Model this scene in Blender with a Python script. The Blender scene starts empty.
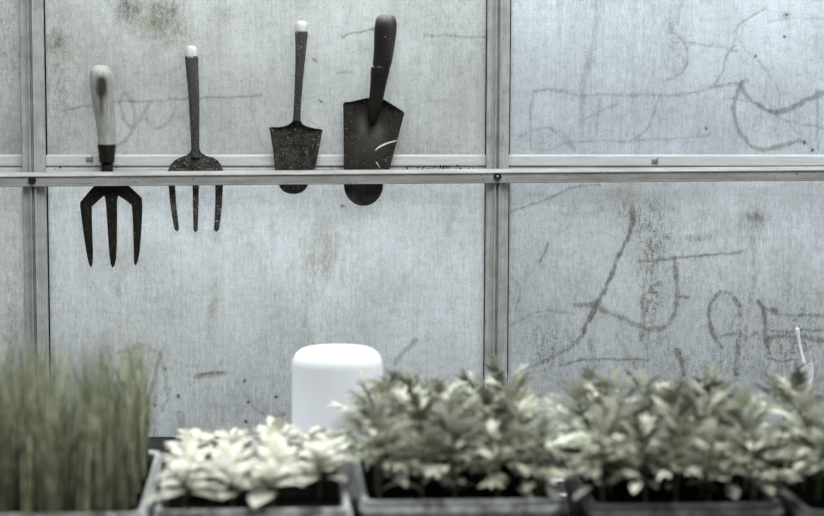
import bpy, bmesh, math, random
import numpy as np
from mathutils import Vector, Matrix

sc = bpy.context.scene
COL = sc.collection
rnd = random.Random(7)

# ------------------------------------------------------------------ camera, light
DIST, PITCH, FPX = 3.6, math.radians(5.6), 2400.0
ZT = 1.039
CAM = Vector((0, -DIST * math.cos(PITCH), ZT + DIST * math.sin(PITCH)))
cd = bpy.data.cameras.new('camera')
cam = bpy.data.objects.new('camera', cd)
COL.objects.link(cam)
cam.location = CAM
cam.rotation_euler = (math.radians(90) - PITCH, 0, 0)
cd.sensor_width = 36
cd.lens = FPX / 824 * 36
cd.dof.use_dof = True
cd.dof.focus_distance = DIST - 0.01
cd.dof.aperture_fstop = cd.lens / 1000 / 0.035
sc.camera = cam

world = bpy.data.worlds.new('overcast')
sc.world = world
world.use_nodes = True
wn = world.node_tree
bg = wn.nodes['Background']
tc = wn.nodes.new('ShaderNodeTexCoord')
sx = wn.nodes.new('ShaderNodeSeparateXYZ')
rp = wn.nodes.new('ShaderNodeValToRGB')
wn.links.new(tc.outputs['Generated'], sx.inputs[0])
mr = wn.nodes.new('ShaderNodeMapRange')
mr.inputs['From Min'].default_value = -1
wn.links.new(sx.outputs['Z'], mr.inputs['Value'])
wn.links.new(mr.outputs[0], rp.inputs[0])
rp.color_ramp.elements[0].position = 0.42
rp.color_ramp.elements[0].color = (0.05, 0.052, 0.05, 1)
rp.color_ramp.elements[1].position = 1.0
rp.color_ramp.elements[1].color = (1.0, 1.03, 1.06, 1)
e = rp.color_ramp.elements.new(0.60)
e.color = (0.42, 0.44, 0.45, 1)
# the open sky lies on the far side of the glass, the greenhouse's dim inside behind the camera
my = wn.nodes.new('ShaderNodeMapRange')
my.inputs['From Min'].default_value = -0.3
my.inputs['From Max'].default_value = 0.5
my.inputs['To Min'].default_value = 0.36
my.inputs['To Max'].default_value = 5.0
wn.links.new(sx.outputs['Y'], my.inputs['Value'])
wn.links.new(my.outputs[0], bg.inputs['Strength'])
wn.links.new(rp.outputs[0], bg.inputs['Color'])

al = bpy.data.lights.new('roof_daylight', 'AREA')
al.shape = 'RECTANGLE'
al.size, al.size_y = 2.8, 1.6
al.energy = 68
al.color = (0.97, 0.99, 1.0)
alo = bpy.data.objects.new('roof_daylight', al)
COL.objects.link(alo)
alo.location = (0.4, -1.5, 3.3)
alo.rotation_euler = (Vector((0, -0.35, 0.9)) - alo.location).to_track_quat('-Z', 'Y').to_euler()

vs = sc.view_settings
vs.view_transform = 'Standard'
vs.look = 'None'
vs.gamma = 1
vs.use_curve_mapping = False
vs.exposure = 0.22

# ------------------------------------------------------------------ placing helpers
cp, sp = math.cos(PITCH), math.sin(PITCH)

def ray(px, py):
    x, y = (px - 412) / FPX, (258 - py) / FPX
    return Vector((x, cp + y * sp, -sp + y * cp))

def W(px, py, Y=0.0):            # point of the plane y=Y
    d = ray(px, py)
    return CAM + d * ((Y - CAM.y) / d.y)

def G(px, py, z):                # point of the horizontal plane at height z
    d = ray(px, py)
    return CAM + d * ((z - CAM.z) / d.z)

# ------------------------------------------------------------------ object helpers
def link_mesh(name, me, mat, parent=None):
    o = bpy.data.objects.new(name, me)
    COL.objects.link(o)
    if mat:
        me.materials.append(mat)
    if parent:
        o.parent = parent
    return o

def from_bm(name, bm, mat, parent=None, smooth=False):
    me = bpy.data.meshes.new(name)
    bmesh.ops.recalc_face_normals(bm, faces=bm.faces)
    if smooth:
        for f in bm.faces:
            f.smooth = True
    bm.to_mesh(me)
    bm.free()
    return link_mesh(name, me, mat, parent)

def from_vf(name, v, f, mat, parent=None, smooth=False):
    me = bpy.data.meshes.new(name)
    me.from_pydata([tuple(p) for p in v], [], f)
    if smooth:
        me.polygons.foreach_set('use_smooth', [True] * len(me.polygons))
    me.update()
    return link_mesh(name, me, mat, parent)

def empty(name, loc, label, cat, group=None, rz=0):
    o = bpy.data.objects.new(name, None)
    COL.objects.link(o)
    o.location = loc
    o.rotation_euler = (0, 0, rz)
    o.empty_display_size = 0.02
    tag(o, label, cat, group)
    return o

def tag(o, label, cat, group=None, kind=None):
    o['label'] = label
    if cat: o['category'] = cat
    if group: o['group'] = group
    if kind: o['kind'] = kind

def structure(o, label=None):
    o['kind'] = 'structure'
    if label: o['label'] = label
    return o

def bm_box(bm, lo, hi):
    r = bmesh.ops.create_cube(bm, size=1)
    for v in r['verts']:
        v.co = Vector([lo[i] + (v.co[i] + 0.5) * (hi[i] - lo[i]) for i in range(3)])
    return r['verts']

def bevel_mod(o, w, seg=2):
    m = o.modifiers.new('bevel', 'BEVEL')
    m.width, m.segments, m.limit_method = w, seg, 'ANGLE'
    return o

# ------------------------------------------------------------------ materials
def mat(name, base=(0.5, 0.5, 0.5), rough=0.7, spec=0.3, metal=0.0):
    m = bpy.data.materials.new(name)
    m.use_nodes = True
    b = m.node_tree.nodes['Principled BSDF']
    b.inputs['Base Color'].default_value = (*base, 1)
    b.inputs['Roughness'].default_value = rough
    b.inputs['Specular IOR Level'].default_value = spec
    b.inputs['Metallic'].default_value = metal
    return m, m.node_tree, b

def noise(nt, scale, detail=3, stretch=None, rough=0.5):
    t = nt.nodes.new('ShaderNodeTexCoord')
    mp = nt.nodes.new('ShaderNodeMapping')
    n = nt.nodes.new('ShaderNodeTexNoise')
    nt.links.new(t.outputs['Object'], mp.inputs[0])
    nt.links.new(mp.outputs[0], n.inputs['Vector'])
    if stretch: mp.inputs['Scale'].default_value = stretch
    n.inputs['Scale'].default_value = scale
    n.inputs['Detail'].default_value = detail
    n.inputs['Roughness'].default_value = rough
    return n.outputs['Fac']

def ramp(nt, fac, stops):
    r = nt.nodes.new('ShaderNodeValToRGB')
    nt.links.new(fac, r.inputs[0])
    el = r.color_ramp.elements
    while len(el) < len(stops): el.new(0.5)
    for e_, (p, c) in zip(el, stops):
        e_.position = p
        e_.color = (*c, 1) if len(c) == 3 else c
    return r.outputs[0]

def mix(nt, fac, a, b, mode='MIX'):
    m = nt.nodes.new('ShaderNodeMix')
    m.data_type = 'RGBA'
    m.blend_type = mode
    for s, v in ((0, fac), (6, a), (7, b)):
        if hasattr(v, 'links'): nt.links.new(v, m.inputs[s])
        elif s == 0: m.inputs[0].default_value = v
        else: m.inputs[s].default_value = (*v, 1)
    return m.outputs[2]

def attr(nt, name='Col'):
    a = nt.nodes.new('ShaderNodeAttribute')
    a.attribute_name = name
    return a.outputs['Color']

def bump(nt, b, fac, s, d=0.001):
    n = nt.nodes.new('ShaderNodeBump')
    n.inputs['Strength'].default_value = s
    n.inputs['Distance'].default_value = d
    nt.links.new(fac, n.inputs['Height'])
    nt.links.new(n.outputs[0], b.inputs['Normal'])

G3 = lambda v: (v, v, v)

M_PANE, nt, b = mat('whitewashed_glass', rough=0.55, spec=0.25)
c = attr(nt)
st = noise(nt, 1, 4, (520, 520, 55), 0.65)
c = mix(nt, 1.0, c, ramp(nt, st, [(0.25, G3(0.70)), (0.45, G3(0.93)), (0.62, G3(1.0)), (0.8, G3(1.06))]), 'MULTIPLY')
st2 = noise(nt, 1, 3, (160, 160, 7), 0.6)
c = mix(nt, 1.0, c, ramp(nt, st2, [(0.3, (0.90, 0.91, 0.90)), (0.55, G3(1.0)), (0.75, G3(1.04))]), 'MULTIPLY')
iso = noise(nt, 420, 3, None, 0.7)
c = mix(nt, 1.0, c, ramp(nt, iso, [(0.3, G3(0.80)), (0.5, G3(1.0)), (0.7, G3(1.12))]), 'MULTIPLY')
iso2 = noise(nt, 1, 3, (60, 60, 110), 0.7)
c = mix(nt, 1.0, c, ramp(nt, iso2, [(0.3, G3(0.88)), (0.5, G3(1.0)), (0.7, G3(1.06))]), 'MULTIPLY')
dots = noise(nt, 330, 2, (1, 1, 0.6), 0.5)
c = mix(nt, ramp(nt, dots, [(0.70, G3(0)), (0.78, G3(0.6))]), c, (0.16, 0.165, 0.15))
nt.links.new(c, b.inputs['Base Color'])
tr = nt.nodes.new('ShaderNodeBsdfTranslucent')
nt.links.new(c, tr.inputs['Color'])
ms = nt.nodes.new('ShaderNodeMixShader')
ms.inputs[0].default_value = 0.55
nt.links.new(b.outputs[0], ms.inputs[1])
nt.links.new(tr.outputs[0], ms.inputs[2])
nt.links.new(ms.outputs[0], nt.nodes['Material Output'].inputs['Surface'])

M_FRAME, nt, b = mat('weathered_white_metal', rough=0.5, spec=0.4)
n1 = noise(nt, 1, 4, (45, 45, 45), 0.6)
c = ramp(nt, n1, [(0.3, (0.38, 0.385, 0.36)), (0.5, (0.50, 0.51, 0.49)), (0.7, (0.58, 0.59, 0.58))])
n2 = noise(nt, 1, 3, (500, 500, 30), 0.6)
c = mix(nt, 1.0, c, ramp(nt, n2, [(0.3, G3(0.82)), (0.6, G3(1.03))]), 'MULTIPLY')
n3 = noise(nt, 260, 2)
c = mix(nt, ramp(nt, n3, [(0.69, G3(0)), (0.75, G3(0.8))]), c, (0.06, 0.055, 0.04))
nt.links.new(c, b.inputs['Base Color'])

M_RAIL, nt, b = mat('weathered_rail_metal', rough=0.5, spec=0.4)
n1 = noise(nt, 1, 4, (14, 60, 60), 0.6)
c = ramp(nt, n1, [(0.3, (0.36, 0.36, 0.33)), (0.5, (0.47, 0.475, 0.455)), (0.7, (0.60, 0.61, 0.60))])
n2 = noise(nt, 1, 3, (25, 500, 500), 0.6)
c = mix(nt, 1.0, c, ramp(nt, n2, [(0.3, G3(0.82)), (0.6, G3(1.03))]), 'MULTIPLY')
n3 = noise(nt, 1, 2, (220, 260, 300))
c = mix(nt, ramp(nt, n3, [(0.68, G3(0)), (0.74, G3(0.8))]), c, (0.06, 0.055, 0.04))
nt.links.new(c, b.inputs['Base Color'])

M_BAND, nt, b = mat('limed_glass_edge', rough=0.6, spec=0.25)
c = attr(nt)
n1 = noise(nt, 1, 3, (25, 200, 300), 0.6)
c = mix(nt, 1.0, c, ramp(nt, n1, [(0.3, G3(0.85)), (0.6, G3(1.03))]), 'MULTIPLY')
n3 = noise(nt, 300, 2)
c = mix(nt, ramp(nt, n3, [(0.70, G3(0)), (0.76, G3(0.7))]), c, (0.12, 0.11, 0.08))
nt.links.new(c, b.inputs['Base Color'])

M_SEAL, _, _ = mat('black_gap_seal', (0.012, 0.012, 0.011), 0.8, 0.1)
M_SCREW, nt, b = mat('dark_screw', (0.03, 0.028, 0.024), 0.5, 0.4, 0.5)
M_SCREWC, nt, b = mat('pale_screw_slot', (0.35, 0.35, 0.33), 0.5, 0.4, 0.4)

def steel(name, dark, mid, dust, rough=0.6):
    m, nt, b = mat(name, rough=rough, spec=0.2)
    n = noise(nt, 90, 4, None, 0.65)
    c = ramp(nt, n, [(0.35, dark), (0.62, mid), (0.75, tuple(min(1, x * 1.6) for x in mid))])
    d = noise(nt, 420, 2)
    c = mix(nt, ramp(nt, d, [(dust, G3(0)), (dust + 0.05, G3(0.85))]), c, (0.42, 0.42, 0.38))
    nt.links.new(c, b.inputs['Base Color'])
    bump(nt, b, n, 0.3, 0.001)
    return m
M_STEEL_D = steel('rusty_dark_steel', (0.007, 0.0065, 0.005), (0.022, 0.019, 0.013), 0.71)
M_STEEL_M = steel('dusty_grey_steel', (0.018, 0.0175, 0.015), (0.085, 0.082, 0.07), 0.64)
M_STEEL_S = steel('speckled_grey_steel', (0.014, 0.014, 0.012), (0.060, 0.058, 0.048), 0.64)

def handle_mat(name, tint=(1, 1, 1), rough=0.6, dust=0.72):
    m, nt, b = mat(name, rough=rough, spec=0.35)
    c = attr(nt)
    n = noise(nt, 1, 4, (260, 260, 40), 0.6)
    c = mix(nt, 1.0, c, ramp(nt, n, [(0.3, G3(0.72)), (0.6, G3(1.1))]), 'MULTIPLY')
    d = noise(nt, 380, 2)
    c = mix(nt, ramp(nt, d, [(dust, G3(0)), (dust + 0.05, G3(0.8))]), c, (0.5, 0.5, 0.46))
    nt.links.new(c, b.inputs['Base Color'])
    return m
M_HANDLE = handle_mat('weathered_handle')
M_HANDLE_DUST = handle_mat('dusty_handle', dust=0.66)

def leaf_mat(name, a, b_, rough=0.5, trans=0.25, scale=30, spec=0.35):
    m, nt, b = mat(name, rough=rough, spec=spec)
    n = noise(nt, scale, 3)
    c = ramp(nt, n, [(0.3, a), (0.68, b_)])
    ca = attr(nt)
    c = mix(nt, 1.0, c, ca, 'MULTIPLY')
    nt.links.new(c, b.inputs['Base Color'])
    tr = nt.nodes.new('ShaderNodeBsdfTranslucent')
    nt.links.new(c, tr.inputs['Color'])
    ms = nt.nodes.new('ShaderNodeMixShader')
    ms.inputs[0].default_value = trans
    nt.links.new(b.outputs[0], ms.inputs[1])
    nt.links.new(tr.outputs[0], ms.inputs[2])
    nt.links.new(ms.outputs[0], nt.nodes['Material Output'].inputs['Surface'])
    return m
M_LEAF = leaf_mat('sage_leaf', (0.20, 0.215, 0.125), (0.64, 0.655, 0.55), rough=.65, trans=.10, spec=.15)
M_PALE = leaf_mat('cream_leaf', (0.58, 0.585, 0.48), (0.84, 0.84, 0.76))
M_GRASS = leaf_mat('grass_blade', (0.10, 0.115, 0.06), (0.34, 0.36, 0.24), 0.5, 0.12, 60)
M_STEM, _, _ = mat('plant_stem', (0.10, 0.11, 0.06), 0.6)

M_SOIL, nt, b = mat('wet_soil', rough=0.95, spec=0.02)
n = noise(nt, 120, 4)
c = ramp(nt, n, [(0.35, (0.002, 0.002, 0.0015)), (0.65, (0.007, 0.0065, 0.005)), (0.8, (0.02, 0.019, 0.015))])
nt.links.new(c, b.inputs['Base Color'])
bump(nt, b, n, 0.8, 0.004)

M_TRAY, nt, b = mat('grey_tray_plastic', rough=0.35, spec=0.6)
n = noise(nt, 40, 4)
c = ramp(nt, n, [(0.3, (0.05, 0.052, 0.05)), (0.6, (0.13, 0.135, 0.13)), (0.8, (0.25, 0.26, 0.25))])
nt.links.new(c, b.inputs['Base Color'])

def rim_material(name, lo, mid, hi):
    m, nt, b = mat(name, rough=0.35, spec=0.6)
    n = noise(nt, 70, 4, None, .6)
    nt.links.new(ramp(nt, n, [(0.35, lo), (0.5, mid), (0.68, hi)]), b.inputs['Base Color'])
    return m
M_RIM = rim_material('highlit_grey_rim', (0.12, 0.125, 0.12), (0.36, 0.37, 0.36), (0.62, 0.64, 0.63))  # paler than the tray body: glossy front highlights painted into the rim colour
M_RIMS = rim_material('soil_spotted_rim', (0.01, 0.01, 0.009), (0.30, 0.31, 0.30), (0.66, 0.68, 0.67))
M_RIMD = rim_material('dark_rim', (0.03, 0.03, 0.03), (0.09, 0.095, 0.09), (0.2, 0.205, 0.2))

M_BENCH, nt, b = mat('dark_bench_wood', rough=0.8, spec=0.2)
n = noise(nt, 1, 4, (4, 80, 80), 0.6)
c = ramp(nt, n, [(0.3, (0.008, 0.008, 0.007)), (0.7, (0.035, 0.034, 0.03))])
nt.links.new(c, b.inputs['Base Color'])

M_WHITE, nt, b = mat('white_plastic', (0.77, 0.80, 0.84), 0.6, 0.2)
M_WHITE2, nt, b = mat('bright_white_plastic', (0.92, 0.93, 0.95), 0.4, 0.4)
M_LABEL, nt, b = mat('aged_white_label', (0.45, 0.46, 0.46), 0.7, 0.2)
M_WALL, nt, b = mat('painted_block', (0.45, 0.46, 0.45), 0.9, 0.1)
n = noise(nt, 25, 4)
nt.links.new(ramp(nt, n, [(0.3, G3(0.32)), (0.7, G3(0.48))]), b.inputs['Base Color'])
M_FLOOR, nt, b = mat('concrete', (0.2, 0.2, 0.19), 0.9, 0.1)
n = noise(nt, 12, 5)
nt.links.new(ramp(nt, n, [(0.3, G3(0.12)), (0.7, G3(0.22))]), b.inputs['Base Color'])

# ------------------------------------------------------------------ structure
BENCH_Z, RIM_Z = 0.77, 0.85
WX0, WX1, WZ0, WZ1 = -0.92, 0.92, 0.74, 1.62

fl = bmesh.new(); bm_box(fl, (-3, -4.5, -0.05), (3, 0.2, 0))
structure(from_bm('floor', fl, M_FLOOR), 'concrete greenhouse floor')
wb = bmesh.new(); bm_box(wb, (WX0, 0.0, 0), (WX1, 0.10, WZ0))
structure(from_bm('wall_back', wb, M_WALL), 'low block wall under the glazing')

# mullion axes (slightly leaning): x as a function of z
def axis(p_top, p_bot):
    a, b_ = W(*p_top, -0.02), W(*p_bot, -0.02)
    k = (b_.x - a.x) / (b_.z - a.z)
    return lambda z: a.x + (z - a.z) * k
MA = axis((30.2, 0), (35.8, 338))
MB = axis((499, 0), (496, 360))
HALF = 0.0168

rngs = np.random.RandomState(3)
def smooth_noise(X, Z, cell, seed):
    r = np.random.RandomState(seed)
    g = r.rand(220, 220)
    x = (X + 2) / cell; z = Z / cell
    xi, zi = np.floor(x).astype(int), np.floor(z).astype(int)
    fx, fz = x - xi, z - zi
    fx, fz = fx * fx * (3 - 2 * fx), fz * fz * (3 - 2 * fz)
    xi %= 219; zi %= 219
    a = g[zi, xi] * (1 - fx) + g[zi, xi + 1] * fx
    b_ = g[zi + 1, xi] * (1 - fx) + g[zi + 1, xi + 1] * fx
    return a * (1 - fz) + b_ * fz

# dirt marks on the whitewash: (points, width px, strength, colour key, roughness of the line)
DIRT = np.array((0.16, 0.16, 0.13)); OCHRE = np.array((0.30, 0.29, 0.20)); GREYB = np.array((0.25, 0.265, 0.26))
S = []
def stroke(pts, w, s, col=DIRT, rag=0.5, soft=0): S.append((pts, w, s * (.8 if col is GREYB and w < 3 else 1), col, rag))
# upper middle pane
stroke([(117,146),(127,138),(134,122),(132,104),(126,93),(120,100),(124,118),(132,130)], 3.2, .42, OCHRE, .2)
stroke([(133,128),(142,116),(150,102)], 3, .42, OCHRE, .2)
stroke([(145,118),(150,126),(160,128),(170,120),(176,108)], 3, .3, OCHRE, .3)
stroke([(60,111),(110,103),(150,101),(188,98)], 1, .5)
stroke([(198,98),(230,97),(262,95)], 1, .5)
stroke([(343,37),(350,34),(374,29)], 1, .6); stroke([(313,59),(318,63)], 1.3, .7)
stroke([(338,73),(352,72)], 2, .35)
stroke([(250,90),(256,130),(268,150),(290,158)], 2, .2, OCHRE)
stroke([(424,35),(486,37)], 1, .5); stroke([(400,120),(420,104),(450,100)], 1.5, .15)
# upper right pane
stroke([(742,82),(736,96),(734,112),(740,132),(752,146),(762,150),(778,147),(800,141)], 3.4, .62, GREYB, .25)
stroke([(741,84),(748,97),(760,107),(775,112),(790,109),(806,101),(824,92)], 3.6, .62, GREYB, .25)
stroke([(534,91),(548,90),(562,90),(574,95),(585,96),(600,94),(625,95),(650,95),(690,93),(715,86),(748,81)], 2.2, .55, GREYB, .7)
stroke([(534,91),(531,115),(530,146)], 1.2, .5, GREYB, .6)
stroke([(520,137),(535,130),(548,127),(560,137),(574,150)], 2, .45, GREYB, .5)
stroke([(548,128),(562,133),(574,148)], 3, .3, GREYB, .5)
stroke([(530,148),(548,150),(570,142),(620,141),(660,139),(700,136),(712,133)], 1.6, .4, GREYB, .6)
stroke([(598,0),(594,40),(588,62),(583,90),(581,124)], 6, .28, GREYB, .6)
stroke([(601,98),(598,115),(596,135)], 1, .5, GREYB)
stroke([(581,121),(600,111),(618,104)], 1, .5, GREYB)
stroke([(659,97),(652,118),(644,132),(632,140)], 1, .55, GREYB)
stroke([(667,18),(672,30),(683,42),(687,52),(686,66),(678,76),(666,80)], 1.3, .6, GREYB, .6)
stroke([(684,0),(679,14),(678,24)], 1.3, .5, GREYB, .6)
stroke([(765,8),(745,20),(736,30),(734,44),(726,58),(722,72),(714,84)], 1.3, .6, GREYB, .6)
stroke([(673,42),(690,43),(712,46),(738,51)], 1, .5, GREYB, .6)
stroke([(736,30),(742,45),(755,58),(768,72),(778,90)], 1.6, .35, GREYB, .6)
stroke([(725,98),(760,105),(785,120),(824,128)], 1.3, .45, GREYB, .6)
stroke([(770,110),(790,125),(800,135)], 1.2, .35, GREYB, .6)
stroke([(768,22),(790,19),(824,18)], 1.2, .35, GREYB, .6)
stroke([(817,90),(818,150)], 1.2, .5, GREYB, .4)
stroke([(635,0),(634,60),(636,155)], 2.5, .18, GREYB, .6)
stroke([(558,0),(560,40)], 2, .25, GREYB, .6)
# lower right pane
stroke([(632,207),(633,222),(626,242),(616,262),(608,283),(598,302),(588,322),(584,332)], 4.2, .85, DIRT, .55)
stroke([(584,332),(574,345),(558,354),(540,363),(520,371)], 2.8, .6, DIRT, .6)
stroke([(576,305),(592,305),(606,312),(622,318),(638,326),(652,330),(666,327),(673,316),(677,298),(676,276),(674,258)], 4, .62, DIRT, .5)
stroke([(643,288),(644,305),(642,325),(641,340)], 5, .5, DIRT, .7)
stroke([(637,262),(665,259),(700,256),(742,252)], 1.4, .8, DIRT, .3)
stroke([(688,238),(698,239),(710,236)], 5, .38, DIRT, .6)
stroke([(720,292),(712,301),(709,316),(713,334),(722,347)], 3.2, .8, DIRT, .5)
stroke([(725,292),(736,300),(741,312),(739,335),(737,375)], 3.6, .6, DIRT, .75)
stroke([(722,336),(735,333),(748,337),(756,332),(758,340)], 2, .5, DIRT, .7)
stroke([(745,325),(747,340)], 2, .5, DIRT, .6)
stroke([(759,302),(763,310),(765,325),(766,340),(769,354)], 3.8, .9, DIRT, .4)
stroke([(763,306),(775,314),(790,315),(824,316)], 1.8, .6, DIRT, .55)
stroke([(766,329),(785,332),(800,330),(824,331)], 1.6, .65, DIRT, .55)
stroke([(766,338),(790,336),(824,339)], 3.2, .62, DIRT, .6)
stroke([(768,359),(780,361),(797,360)], 1.4, .8, DIRT, .3)
stroke([(800,338),(820,342),(824,342)], 2.5, .6, DIRT, .6)
stroke([(773,309),(776,311)], 4, .8, DIRT, .2)
stroke([(560,366),(582,360),(610,359),(648,359)], 1.4, .75, DIRT, .4)
stroke([(677,350),(681,358),(683,374)], 5, .85, DIRT, .5)
stroke([(588,340),(593,355),(594,385)], 5, .35, DIRT, .8)
stroke([(616,336),(626,352),(640,374)], 3, .4, OCHRE, .5)
stroke([(510,212),(545,200),(575,187),(600,185)], 1.1, .55, DIRT, .4)
stroke([(548,244),(543,256),(540,262)], 1.2, .7, DIRT, .3)
stroke([(512,276),(520,290),(516,310)], 1.2, .4, DIRT, .5)
stroke([(510,325),(540,312),(575,313)], 1.2, .35, DIRT, .6)
stroke([(680,297),(688,297)], 1.5, .8, DIRT, .2)
stroke([(655,250),(652,268),(655,280)], 10, .25, DIRT, .9)
stroke([(575,206),(572,222)], 8, .2, OCHRE, .9)
stroke([(752,230),(755,280),(750,300)], 6, .25, DIRT, .8)
# lower middle pane
stroke([(196,376),(206,375),(224,373)], 3.5, .62, OCHRE, .5)
stroke([(199,374),(222,372)], 1.6, .6, DIRT, .6)
stroke([(214,370),(222,362)], 3, .3, OCHRE, .5)
stroke([(327,222),(330,250),(325,280)], 12, .22, OCHRE, .6)
stroke([(338,232),(336,262)], 4, .3, OCHRE, .6)
stroke([(415,341),(404,352),(394,364)], 4, .55, OCHRE, .4)
stroke([(160,352),(164,372),(168,395),(162,410)], 3, .32, DIRT, .6)
stroke([(157,362),(155,385),(154,405)], 3, .32, DIRT, .6)
stroke([(120,352),(140,346),(160,354)], 4, .45, OCHRE, .6)
stroke([(272,420),(282,415)], 6, .55, DIRT, .6)
stroke([(244,392),(255,408),(270,420)], 1.3, .35, DIRT, .5)
stroke([(215,290),(214,330)], 8, .18, OCHRE, .7)
stroke([(310,350),(306,310),(312,290)], 10, .12, OCHRE, .7)
stroke([(150,415),(155,432)], 8, .4, DIRT, .8)
stroke([(180,415),(182,430)], 8, .3, DIRT, .8)
stroke([(455,195),(452,215),(448,235)], 6, .22, OCHRE, .6)
stroke([(214,300),(208,320),(212,345)], 4, .18, OCHRE, .6)
for (x_, y_, r_) in [(178,396,1.5),(245,381,1.5),(248,402,1.3),(246,422,1.2),(294,357,1.6),(296,363,1.2),(276,397,2),(296,397,2),(298,402,1.8),(154,406,1.2),(342,206,1.6),(321,101,1),(165,368,1),(812,150,1.5),(804,142,1.6),(784,36,1.3),(755,55,1.2),(786,15,1.3),(706,128,1.3)]:
    stroke([(x_, y_), (x_ + .5, y_ + .6)], r_ * 1.1, .95, np.array((0.03, 0.03, 0.025)), .1)
BLOB = [  # x, y, rx, ry, strength, colour, grain
    (155, 25, 30, 26, .60, OCHRE, .5), (165, 12, 14, 14, .45, DIRT, .6), (58, 42, 10, 14, .45, DIRT, .6), (124, 8, 16, 14, .60, DIRT, .6), (143, 36, 11, 14, -.45, None, .3), (222, 16, 14, 14, .25, OCHRE, .5), (102, 60, 60, 50, .16, OCHRE, .6), (400, 150, 80, 12, .14, OCHRE, .6), (60, 70, 8, 40, .22, DIRT, .8),
    (62, 10, 20, 18, .22, OCHRE, .6), (178, 60, 26, 50, .16, OCHRE, .6), (60, 95, 24, 60, .16, OCHRE, .6),
    (10, 50, 22, 60, .25, DIRT, .8), (10, 130, 14, 50, .12, OCHRE, .6), (8, 260, 14, 90, .20, OCHRE, .8), (14, 330, 14, 40, .25, OCHRE, .8),
    (640, 215, 26, 14, .55, DIRT, .95), (655, 238, 20, 34, .42, DIRT, .9), (653, 285, 12, 50, .45, DIRT, .9), (560, 240, 50, 60, .12, DIRT, .9), (700, 290, 90, 60, .13, DIRT, .9), (620, 195, 26, 12, .25, OCHRE, .5),
    (753, 218, 7, 5, .75, DIRT, .4), (753, 219, 16, 12, .35, DIRT, .9), (650, 345, 26, 20, .22, DIRT, .95),
    (735, 345, 14, 34, .42, DIRT, .95), (790, 335, 40, 45, .36, DIRT, .95), (690, 370, 90, 26, .26, DIRT, .97), (545, 350, 30, 40, .26, DIRT, .97), (672, 38, 7, 20, .35, GREYB, .95), (680, 45, 10, 30, .18, GREYB, .95),
    (784, 15, 6, 4, .4, GREYB, .6), (590, 62, 8, 8, .3, GREYB, .8), (545, 140, 18, 9, .25, GREYB, .9), (786, 110, 26, 30, .12, GREYB, .9),
    (560, 340, 40, 30, .14, DIRT, .9), (130, 355, 22, 8, .42, OCHRE, .9), (230, 260, 90, 40, -.12, None, .4), (400, 280, 60, 80, -.16, None, .4), (440, 340, 60, 60, -.38, None, .3), (270, 340, 60, 50, -.2, None, .3),
    (125, 350, 50, 50, .10, OCHRE, .7), (318, 255, 14, 36, .30, OCHRE, .6), (214, 300, 8, 34, .24, OCHRE, .6), (118, 290, 8, 40, .22, OCHRE, .6), (145, 300, 6, 40, .18, OCHRE, .6), (305, 330, 12, 50, .16, OCHRE, .6), (360, 330, 10, 40, .12, OCHRE, .6), (270, 320, 60, 40, .10, OCHRE, .6), (185, 380, 60, 40, .12, DIRT, .8), (660, 60, 140, 80, -.06, None, .4), (182, 120, 14, 12, .22, OCHRE, .8),
    (330, 110, 90, 60, .05, OCHRE, .6), (455, 60, 40, 90, .08, GREYB, .9), (800, 395, 30, 30, .3, DIRT, .95), (208, 232, 10, 8, .14, OCHRE, .7),
    (300, 5, 20, 10, .2, OCHRE, .7), (415, 155, 60, 6, .1, OCHRE, .7),
]

def catmull(pts, n=8):
    P = [np.array(p, float) for p in pts]
    if len(P) < 3: return np.array(P)
    Q = [2 * P[0] - P[1]] + P + [2 * P[-1] - P[-2]]
    out = []
    for i in range(1, len(Q) - 2):
        for k in range(n):
            t = k / n
            a, b_, c_, d = Q[i - 1], Q[i], Q[i + 1], Q[i + 2]
            out.append(0.5 * (2 * b_ + (c_ - a) * t + (2 * a - 5 * b_ + 4 * c_ - d) * t * t + (3 * b_ - a - 3 * c_ + d) * t ** 3))
    out.append(P[-1])
    return np.array(out)

def to_px(X, Z, Y=0.0):
    dx, dy, dz = X - CAM.x, Y - CAM.y, Z - CAM.z
    f = dy * cp - dz * sp
    u = dy * sp + dz * cp
    return 412 + FPX * dx / f, 258 - FPX * u / f

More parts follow.
